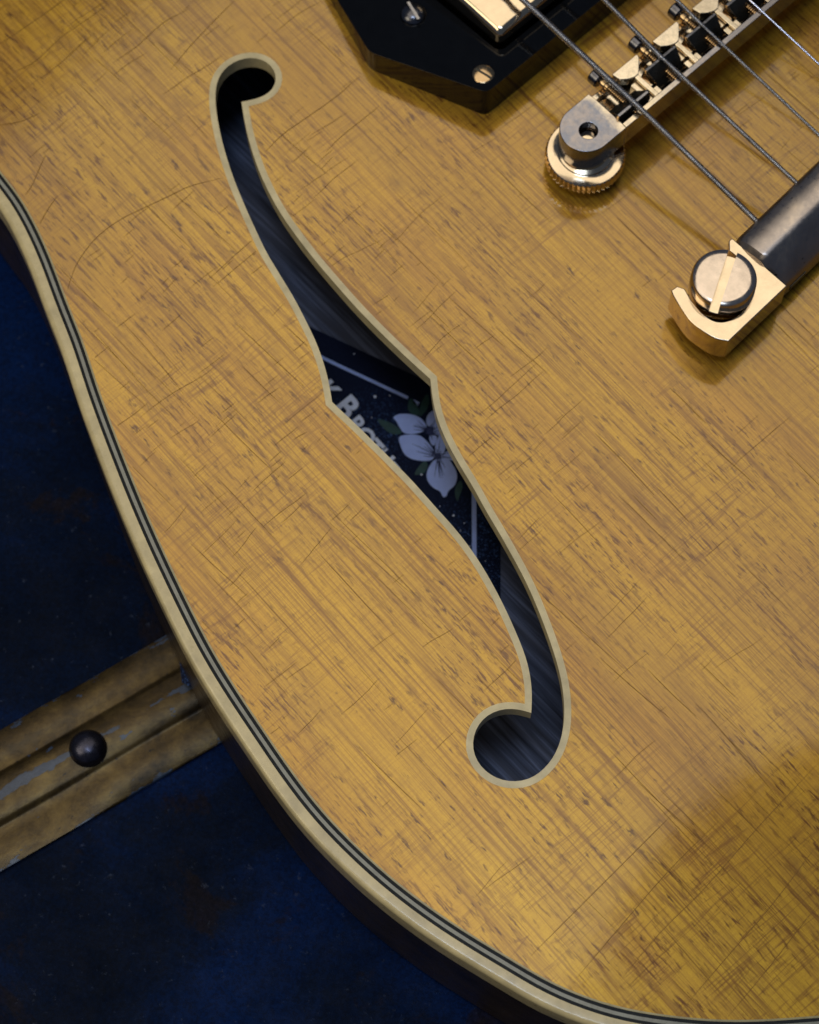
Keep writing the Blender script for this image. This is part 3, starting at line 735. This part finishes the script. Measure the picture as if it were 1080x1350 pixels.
def screw_mesh():
    m = MB()
    prof = [(0.2, -9.6), (1.6, -9.6), (1.9, -9.3), (1.9, -7.5), (1.6, -7.2), (0.7, -7.2), (0.7, -6.6), (1.1, -6.55), (1.1, -5.7), (0.7, -5.65)]
    x = -4.9
    while x < 3.9: prof += [(0.68, x), (1.02, x + 0.2), (0.68, x + 0.4)]; x += 0.52
    m.cur = 0; k0 = len(m.f); m.lathe(prof, (0, 0, 13.9), (0, 1, 0), 20)
    # material: dark head, gold shank
    seg = 20
    m.mi = [0 if (i // seg) < 5 else 1 for i in range(len(m.f))]
    m.mi[-2] = 0
    return m
scr = local_obj('saddle_screw', screw_mesh(), [M['screw_dark'], M['gold_deep']], bridge, smooth=40)
for i in range(6):
    a = A0 + SP * i; src = sad_r if i in (0, 4, 5) else sad_f
    if i == 0: o = sad_r
    elif i == 1: o = sad_f
    else: o = src.copy(); COL.objects.link(o)
    put(bridge, o, a, sad_b[i])
    o = scr if i == 0 else scr.copy()
    if i: COL.objects.link(o)
    put(bridge, o, a, 0)
# thumbwheels and posts
def wheel_mesh():
    m = MB(); seg = 96
    prof = [(1.5, 2.9), (8.1, 2.9), (8.5, 3.1), (8.6, 3.5), (8.6, 5.7), (8.4, 6.05), (8.1, 6.15), (6.1, 6.2), (5.9, 6.3), (5.8, 6.6), (4.85, 6.9), (4.8, 7.95), (1.4, 7.97)]
    m.lathe(prof, (0, 0, 0), (0, 0, 1), seg, mod=lambda k, i: (-0.4 if (k in (2, 3, 4, 5) and i % 2) else 0.0)); return m
def post_mesh():
    m = MB(); m.lathe([(1.8, -3), (1.8, 11.9), (1.5, 12.3), (1.1, 12.35)], (0, 0, 0), (0, 0, 1), 24)
    return m
wh = local_obj('thumbwheel', wheel_mesh(), [M['gold']], bridge, smooth=30)
po = local_obj('post', post_mesh(), [M['gold']], bridge, smooth=30)
for a in (0, 81.6):
    for proto in (wh, po):
        o = proto if a == 0 else proto.copy()
        if a: COL.objects.link(o)
        put(bridge, o, a, 0)

# ---------------------------------------------------------------- tailpiece
TZ = 11.0
lug = [P(u, v, TZ) for u, v in ((965.7, 313.8), (1038, 376.7), (961, 450))]
e_t = (P(1038, 375, TZ) - P(961, 450, TZ)).normalized()        # along the bar
e_n = Vector((e_t.y, -e_t.x))                                  # towards the tail
stud_c = P(953.8, 371, 13.0)
def TF(a, b_, z): q = stud_c + e_t * a + e_n * b_; return (q.x, q.y, z)
def TL(p): q = p - stud_c; return Vector((q.dot(e_t), q.dot(e_n)))
cA, cB, cC = [TL(p) for p in lug]                              # bar/neck corner, bar/tail corner, tail-left corner
out_arc = [TL(P(u, v, TZ)) for u, v in ((961, 450), (943, 446), (926, 436), (910, 423), (897, 405), (888, 390), (885, 382.5))]
tip = [TL(P(u, v, TZ)) for u, v in ((893, 377), (903, 380.5))]
inn = [TL(P(u, v, TZ)) for u, v in ((908, 396), (918, 409), (930, 420), (944, 427), (960, 426), (978, 416), (990, 400), (996, 380), (994, 362), (984, 345), (970, 333), (962, 326))]
inn = [p * 0.93 for p in inn]
# the claw: outer arc from tail corner to its tip, back along the inner arc
loop = [cB] + catmull(out_arc, 4) + tip + catmull(inn, 4) + [TL(P(961, 317, TZ)), cA]
me_pts = [(p.x, p.y) for p in loop]
m = MB(); m.prism(me_pts, 3.2, TZ, TF)
tail_frame = (Vector((stud_c.x, stud_c.y, 0)), math.atan2(e_t.y, e_t.x))
# underfloor ring that carries the stud
m.lathe([(4.5, 3.0), (6.4, 3.0), (6.4, 6.0), (4.5, 6.0)], TF(0, 0, 0), (0, 0, 1), 40, caps=False)
a_in = (cA.x + cB.x) / 2; L0 = a_in; BAR_L = 90 - 2 * a_in
bn0, bn1 = cA.y + 0.3, cB.y - 0.2
tp = m.build('tailpiece', [M['gold']], guitar, bevel=0.25, frame=tail_frame, label='gold stop tailpiece with worn grey bar')
# bar: rounded top ridge nearer the neck, flat slope to the tail
m = MB(); wn = bn1 - bn0
prof = [(bn0 + 0.3, 3.4), (bn0 + 0.0, 5.5), (bn0 + 0.0, 8.4), (bn0 + wn * .03, 10.6), (bn0 + wn * .07, 11.7), (bn0 + wn * .14, 12.35), (bn0 + wn * .24, 12.85), (bn0 + wn * .35, 13.15), (bn0 + wn * .46, 13.3), (bn0 + wn * .53, 13.25), (bn0 + wn * .57, 12.95),
        (bn0 + wn * .62, 12.3), (bn1 - 1.2, 8.0), (bn1 - 0.6, 6.6), (bn1 - 0.4, 5.6), (bn1 - 0.5, 3.4)]
n = len(prof); secs = []
for (a, k, dz) in ((L0 - 0.2, 0.86, 0.0), (L0 + 0.7, 0.97, 0), (L0 + 1.6, 1.0, 0), (90 - L0 - 1.6, 1.0, 0), (90 - L0 - 0.7, 0.97, 0), (90 - L0 + 0.2, 0.86, 0)):
    cm = (bn0 + bn1) / 2
    secs.append([TF(a, cm + (b_ - cm) * k, 3.2 + (z - 3.2) * k) for b_, z in prof])
vs = [v for s_ in secs for v in s_]; fs = []
for q in range(len(secs) - 1):
    for i in range(n): j = (i + 1) % n; fs.append((q * n + i, q * n + j, (q + 1) * n + j, (q + 1) * n + i))
fs.append(tuple(range(n))); L = (len(secs) - 1) * n; fs.append(tuple(range(L + n - 1, L - 1, -1)))
m.add(vs, fs); m.build('tailpiece_bar', M['bar'], tp, smooth=32, frame=tail_frame)
# treble-side lug, mirrored
m = MB(); m.prism([(90 - x, y) for x, y in reversed(me_pts)], 3.2, TZ, TF); m.build('tailpiece_lug', M['gold'], tp, bevel=0.25)
# studs
def stud(a_off):
    c = TF(a_off, 0, 0); m = MB(); seg = 64
    m.lathe([(3.5, -3), (3.5, 7.2), (5.6, 7.3), (6.1, 7.6), (6.1, 8.4), (6.0, 8.6), (6.7, 9.0), (6.8, 9.3), (6.8, 11.4), (6.7, 11.5), (6.0, 11.5)], c, (0, 0, 1), seg)
    base = m.build('stud', M['gold_worn'] if False else M['gold'], tp, smooth=35)
    # slotted cap: two half discs above a lower floor
    sl = (Vector((P(942.5, 408, 12.2))) - Vector((P(970, 325, 12.2)))).normalized(); nn = Vector((-sl.y, sl.x)); c2 = Vector((c[0], c[1]))
    if a_off: sl = e_n.copy(); nn = Vector((-sl.y, sl.x))
    m = MB(); rr = 5.95; hw = 0.95
    for sg in (-1, 1):
        a_s = math.acos(hw / rr); arcp = [(-a_s + 2 * a_s * k / 28) for k in range(29)]
        def ringp(r_, h_): 
            aa = math.acos(min(1, hw / r_)); return [c2 + nn * sg * r_ * math.cos(-aa + 2 * aa * k / 28) + sl * r_ * math.sin(-aa + 2 * aa * k / 28) for k in range(29)]
        lv = [(6.8, 11.3), (6.7, 14.2), (6.4, 14.75), (5.9, 15.0), (5.2, 15.05)]
        vs = []; fs = []
        for r_, z_ in lv: vs += [(p.x, p.y, z_) for p in ringp(r_, z_)]
        for q in range(len(lv) - 1):
            for i in range(28): fs.append((q * 29 + i, q * 29 + i + 1, (q + 1) * 29 + i + 1, (q + 1) * 29 + i))
            fs.append((q * 29 + 28, q * 29, (q + 1) * 29, (q + 1) * 29 + 28))
        fs.append(tuple((len(lv) - 1) * 29 + i for i in range(29))); fs.append(tuple(range(28, -1, -1)))
        m.add(vs, fs)
    m.build('stud_head', M['stud_head'], tp, smooth=32)
M['stud_head'] = simple('satin_plated_stud', (0.62, 0.52, 0.44), 0.18, metal=1.0, var=0.08, scale=0.2)
stud(0); stud(90)
# slot in the tail-side wall: a dark block painted for its shade
m = MB(); m.prism([(L0 + 2.5, bn1 - 0.6), (L0 + 7.5, bn1 - 0.6), (L0 + 7.5, bn1 - 0.28), (L0 + 2.5, bn1 - 0.28)], 4.3, 5.9, TF); m.build('side_slot', M['painted_shade'], tp)

# ---------------------------------------------------------------- strings
def tube(name, path, r, pitch, mat, label):
    """path: 3D points; wound strings get a real winding"""
    m = MB(); seg = 10 if pitch else 14
    pts = [Vector(p) for p in path]
    step = (pitch / 6 if pitch > 0.25 else pitch / 4) if pitch else 4.0
    # resample
    L = [0]
    for a, c in zip(pts, pts[1:]): L.append(L[-1] + (c - a).length)
    nn = int(L[-1] / step); rings = []; j = 0
    vs = []; fs = []
    for k in range(nn + 1):
        s_ = L[-1] * k / nn
        while j < len(L) - 2 and L[j + 1] < s_: j += 1
        t = (s_ - L[j]) / (L[j + 1] - L[j]); p = pts[j].lerp(pts[j + 1], t); d = (pts[j + 1] - pts[j]).normalized()
        e1 = d.cross(Vector((0, 0, 1))).normalized(); e2 = d.cross(e1)
        for i in range(seg):
            ph = 2 * math.pi * i / seg
            rr = r * (1 + (0.16 * math.cos(2 * math.pi * s_ / pitch - ph) if pitch else 0))
            vs.append(p + (e1 * math.cos(ph) + e2 * math.sin(ph)) * rr)
    for k in range(nn):
        for i in range(seg): j2 = (i + 1) % seg; fs.append((k * seg + i, k * seg + j2, (k + 1) * seg + j2, (k + 1) * seg + i))
    m.add(vs, fs)
    return m.build(name, mat, guitar, smooth=80, label=label)
# (pixel far up the string, pixel at the tailpiece), radius, pitch
ZT = 10.6
sdat = [((690, 1), (990, 284.5), 0.62, 0.42, 'thickest wound string, nearest the sound hole'),
        ((796.8, 0), (1044, 235.5), 0.50, 0.36, 'second wound string from the sound hole'),
        ((904, 0), (1088, 186), 0.38, 0.24, 'third string, finely wound'),
        ((1004, 0), (1132, 133), 0.25, 0, 'plain steel string at the top right corner')]
tails = []
for i, (pa, pb, r_, pitch, lb) in enumerate(sdat):
    sp = BF(A0 + SP * i, sad_b[i] + (0.65 if i in (0, 4, 5) else -0.65), 16.35 + r_ * 0.9)
    # aim: from saddle to tail
    tpos = Vector((*P(pb[0], pb[1], ZT), ZT)); tails.append(tpos)
    up2 = P(pa[0], pa[1], 16.8)
    if i < 2: dirn = (Vector((up2.x, up2.y)) - Vector((sp[0], sp[1]))).normalized()
    far = Vector((sp[0] + dirn.x * 230, sp[1] + dirn.y * 230, 15.5 + 2.2))
    d2 = (tpos - Vector(sp)).normalized(); endp = tpos + d2 * 2.4
    tube('string', [far, Vector(sp), endp], r_, pitch, M['string'] if pitch else M['string_plain'], lb)
dt = (tails[3] - tails[0]) / 3
for i in (4, 5):
    sp = BF(A0 + SP * i, sad_b[i] + 0.65, 16.5); tpos = tails[3] + dt * (i - 3)
    dirn = -s_ax; far = Vector((sp[0] + dirn.x * 230, sp[1] + dirn.y * 230, 17.5))
    tube('string', [far, Vector(sp), tpos], 0.2, 0, M['string_plain'], 'thin plain steel string beyond the right edge')

# ---------------------------------------------------------------- pickup ring and pickup
RZ = 9.6
pB, pC = ST(P(487, 61, RZ - 0.4)), ST(P(642, 122, RZ)); pA = ST(P(451, 0, RZ - 0.8))
# long axis along t, symmetric end
print('ring B', pB, 'C', pC, 'A', pA)
lenAB = 26.0
dAB = (pA - pB).normalized(); pB2 = pB + dAB * lenAB
pC2 = Vector((pC.x - 47.0, pC.y + 1.0))
outl = [pC, pB, pB2, pC2]
outl = outl + [Vector((p.x, -p.y)) for p in reversed(outl)]      # mirrored on the treble side
ring_poly = [XY(p.x, p.y) for p in outl]
def ringz(p): s_ = ST(Vector((p[0], p[1]))).x; return RZ + (s_ - pC.x) * math.tan(R(6.0))
# pickup corner
cz = 13.8
c0 = ST(P(660, 46, cz)); CW, CL = 39.5, 76.0
cov = [(c0.x, c0.y), (c0.x, c0.y + CL), (c0.x - CW, c0.y + CL), (c0.x - CW, c0.y)]
def roundrect(x0, x1, y0, y1, r_, n=6):
    out = []
    for cx, cy, a in ((x1 - r_, y1 - r_, 0), (x0 + r_, y1 - r_, 90), (x0 + r_, y0 + r_, 180), (x1 - r_, y0 + r_, 270)):
        out += [(cx + r_ * math.cos(R(a + 90 * k / n)), cy + r_ * math.sin(R(a + 90 * k / n))) for k in range(n + 1)]
    return out
hole_st = roundrect(c0.x - CW - 0.9, c0.x + 0.9, c0.y - 0.9, c0.y + CL + 0.9, 1.8)
hole = [XY(*p) for p in hole_st]
def round_poly(poly, r_, n=5):
    out = []; N = len(poly)
    for i, p in enumerate(poly):
        a = poly[i - 1]; c = poly[(i + 1) % N]; pa = p + (a - p).normalized() * r_; pc = p + (c - p).normalized() * r_
        for k in range(n + 1): t = k / n; out.append(pa * (1 - t) ** 2 + p * (2 * t * (1 - t)) + pc * t * t)
    return out
outer = round_poly([Vector(p) for p in ring_poly], 1.5)
# top face by triangulating between outline and hole
def ring_mesh():
    m = MB(); no, nh = len(outer), len(hole)
    pts = outer + hole; ed = [(i, (i + 1) % no) for i in range(no)] + [(no + i, no + (i + 1) % nh) for i in range(nh)]
    r = delaunay_2d_cdt([Vector(p) for p in pts], ed, [], 0, 1e-5)
    V = [Vector(v) for v in r[0]]; F = []
    for f in r[2]:
        c = sum((V[i] for i in f), Vector((0, 0))) / len(f); c = np.array([[c.x, c.y]])
        if inside(c, outer)[0] and not inside(c, hole)[0]: F.append(tuple(f))
    nv = len(V)
    vs = [(v.x, v.y, ringz(v)) for v in V] + [(v.x, v.y, -1.0) for v in V]
    fs = list(F) + [tuple(i + nv for i in f[::-1]) for f in F]
    for e in ed: fs.append((e[0], e[1], e[1] + nv, e[0] + nv))
    m.add(vs, fs); return m
ring = ring_mesh().build('pickup_ring', M['ring'], guitar, bevel=0.22, seg=2, label='glossy black many-sided pickup surround')
m = MB()
lev = [(1.5, 0.0, 1.0), (1.5, 0.0, cz - 1.9), (1.5, 0.15, cz - 1.1), (1.7, 0.6, cz - 0.45), (2.0, 1.2, cz - 0.1), (2.4, 1.9, cz)]
vs = []; fs = []
for r_, ins, z_ in lev:
    loopc = roundrect(c0.x - CW + ins, c0.x - ins, c0.y + ins, c0.y + CL - ins, max(0.4, r_ - ins * 0.4))
    vs += [(XY(*p).x, XY(*p).y, z_) for p in loopc]
n = 28
for q in range(len(lev) - 1):
    for i in range(n): j = (i + 1) % n; fs.append((q * n + i, q * n + j, (q + 1) * n + j, (q + 1) * n + i))
fs.append(tuple((len(lev) - 1) * n + i for i in range(n)))
m.add(vs, fs); pk = m.build('pickup_cover', M['gold'], guitar, smooth=60)
def screw_at(u, v, rr, dome, mat, slot_ang, name='ring_screw', lbl=None):
    z0 = RZ - 0.6
    for _ in range(3): p = P(u, v, z0 + dome); z0 = ringz(p)
    m = MB(); prof = [(rr, -1.0), (rr, 0.1)]
    for k in range(1, 7): a = k / 6 * math.pi / 2 * 0.93; prof.append((rr * math.cos(a), 0.1 + dome * math.sin(a)))
    seg = 40; m.lathe(prof, (p.x, p.y, z0), (0, 0, 1), seg)
    o = m.build(name, mat, ring, smooth=40, label=lbl)
    # slot: a dark groove, sunk bar
    a = R(slot_ang); ex = Vector((math.cos(a), math.sin(a))); ey = Vector((-ex.y, ex.x)); q = Vector((p.x, p.y)); hw = rr * 0.11
    m = MB(); m.prism([tuple(q + ex * sx * rr * 0.86 + ey * sy * hw) for sx, sy in ((-1, -1), (1, -1), (1, 1), (-1, 1))], z0 + dome * 0.35, z0 + dome + 0.12)
    return o, m
o, m = screw_at(637.5, 97, 2.4, 0.35, M['gold_deep'], -34)
m.build('screw_slot', M['painted_shade'], ring)  # dark bar: shade of the groove put into its colour
o, m = screw_at(545, 14, 2.85, 1.7, M['screw_dark'], -62, lbl='dark domed height screw')
m.build('screw_slot', M['nickel'], ring)

# ================================================================ THE TRUNK
ZTR = ZB - 2.3
trunk = empty('travel_trunk', (0, 0, ZTR - 20))
trunk['label'] = 'worn navy blue painted trunk lid under the guitar, crossed by a riveted gold band'; trunk['category'] = 'trunk'
def displaced_plate():
    m = MB(); N = 60; S = 900.0; vs = []; fs = []
    for j in range(N + 1):
        for i in range(N + 1):
            x, y = -S / 2 + S * i / N, -S / 2 + S * j / N
            z = ZTR + 0.25 * math.sin(x * 0.021 + 1) * math.sin(y * 0.017) - 0.3
            vs.append((x, y, z))
    for j in range(N):
        for i in range(N): a = j * (N + 1) + i; fs.append((a, a + 1, a + N + 2, a + N + 1))
    k = len(vs); vs += [(-S / 2, -S / 2, ZTR - 20), (S / 2, -S / 2, ZTR - 20), (S / 2, S / 2, ZTR - 20), (-S / 2, S / 2, ZTR - 20)]
    fs.append((k + 3, k + 2, k + 1, k))
    c = [0, N, (N + 1) * (N + 1) - 1, (N + 1) * N]
    e = [[i for i in range(N + 1)], [i * (N + 1) + N for i in range(N + 1)], [(N + 1) * N + N - i for i in range(N + 1)], [(N - i) * (N + 1) for i in range(N + 1)]]
    for q in range(4): fs.append(tuple(reversed(e[q])) + (k + q, k + (q + 1) % 4))
    m.add(vs, fs); return m
displaced_plate().build('lid_panel', M['trunk'], trunk, smooth=40)
bu0, bu1 = P(0, 965, ZTR), P(189, 857, ZTR); bl0, bl1 = P(0, 1151, ZTR), P(307, 970, ZTR)
e_b = ((bu1 - bu0).normalized() + (bl1 - bl0).normalized()).normalized(); n_b = Vector((-e_b.y, e_b.x))
wid = (bu0 - bl0).dot(n_b); c_b = bl0 + n_b * wid / 2
print('band width', wid)
m = MB(); hw = wid / 2
prof = [(-hw, -0.5), (-hw, 0.75), (-hw + 0.3, 0.95), (-hw + 6.0, 0.85), (-5.4, 0.5)]
for k in range(0, 11): a = math.pi * k / 10; prof.append((-5.0 * math.cos(a) + 0.3, 0.65 + 1.0 * math.sin(a) ** 1.1 if 0 < k < 10 else 0.65))
prof += [(5.9, 0.5), (hw - 5, 0.9), (hw - 0.3, 0.95), (hw, 0.75), (hw, -0.5)]
vs = []; fs = []; n = len(prof); NS = 110
for k in range(NS + 1):
    a = -230 + 560 * k / NS
    for i, (q, z_) in enumerate(prof):
        wob = 0.0 if i in (0, n - 1) else 0.12 * math.sin(a * 0.11 + i) + 0.06 * random.uniform(-1, 1)
        ew = (0.22 * math.sin(a * 0.35) + random.uniform(-.12, .12)) if i in (0, 1, 2, n - 3, n - 2, n - 1) else 0
        p = c_b + e_b * a + n_b * (q + (0 if abs(q) < hw - 1 else math.copysign(ew * 0.5, q))); vs.append((p.x, p.y, ZTR + z_ + wob))
for k in range(NS):
    for i in range(n - 1): fs.append((k * n + i, k * n + i + 1, (k + 1) * n + i + 1, (k + 1) * n + i))
m.add(vs, fs)
band = m.build('metal_band', M['band'], trunk, smooth=50, frame=(Vector((c_b.x, c_b.y, ZTR)), math.atan2(e_b.y, e_b.x)), label='worn gold painted ribbed band with flakes of blue paint')
rc = P(115, 984, ZTR + 3.5)
def rivet(c):
    m = MB(); prof = [(4.0, 0.6), (4.05, 2.2), (3.85, 2.5)]
    for k in range(1, 9): a = k / 8 * math.pi / 2 * 0.97; prof.append((3.8 * math.cos(a) ** 0.9, 2.55 + 2.4 * math.sin(a)))
    m.lathe(prof, (c.x, c.y, ZTR), (0, 0, 1), 36); return m.build('rivet', M['rivet'], band, smooth=45)
rivet(rc)
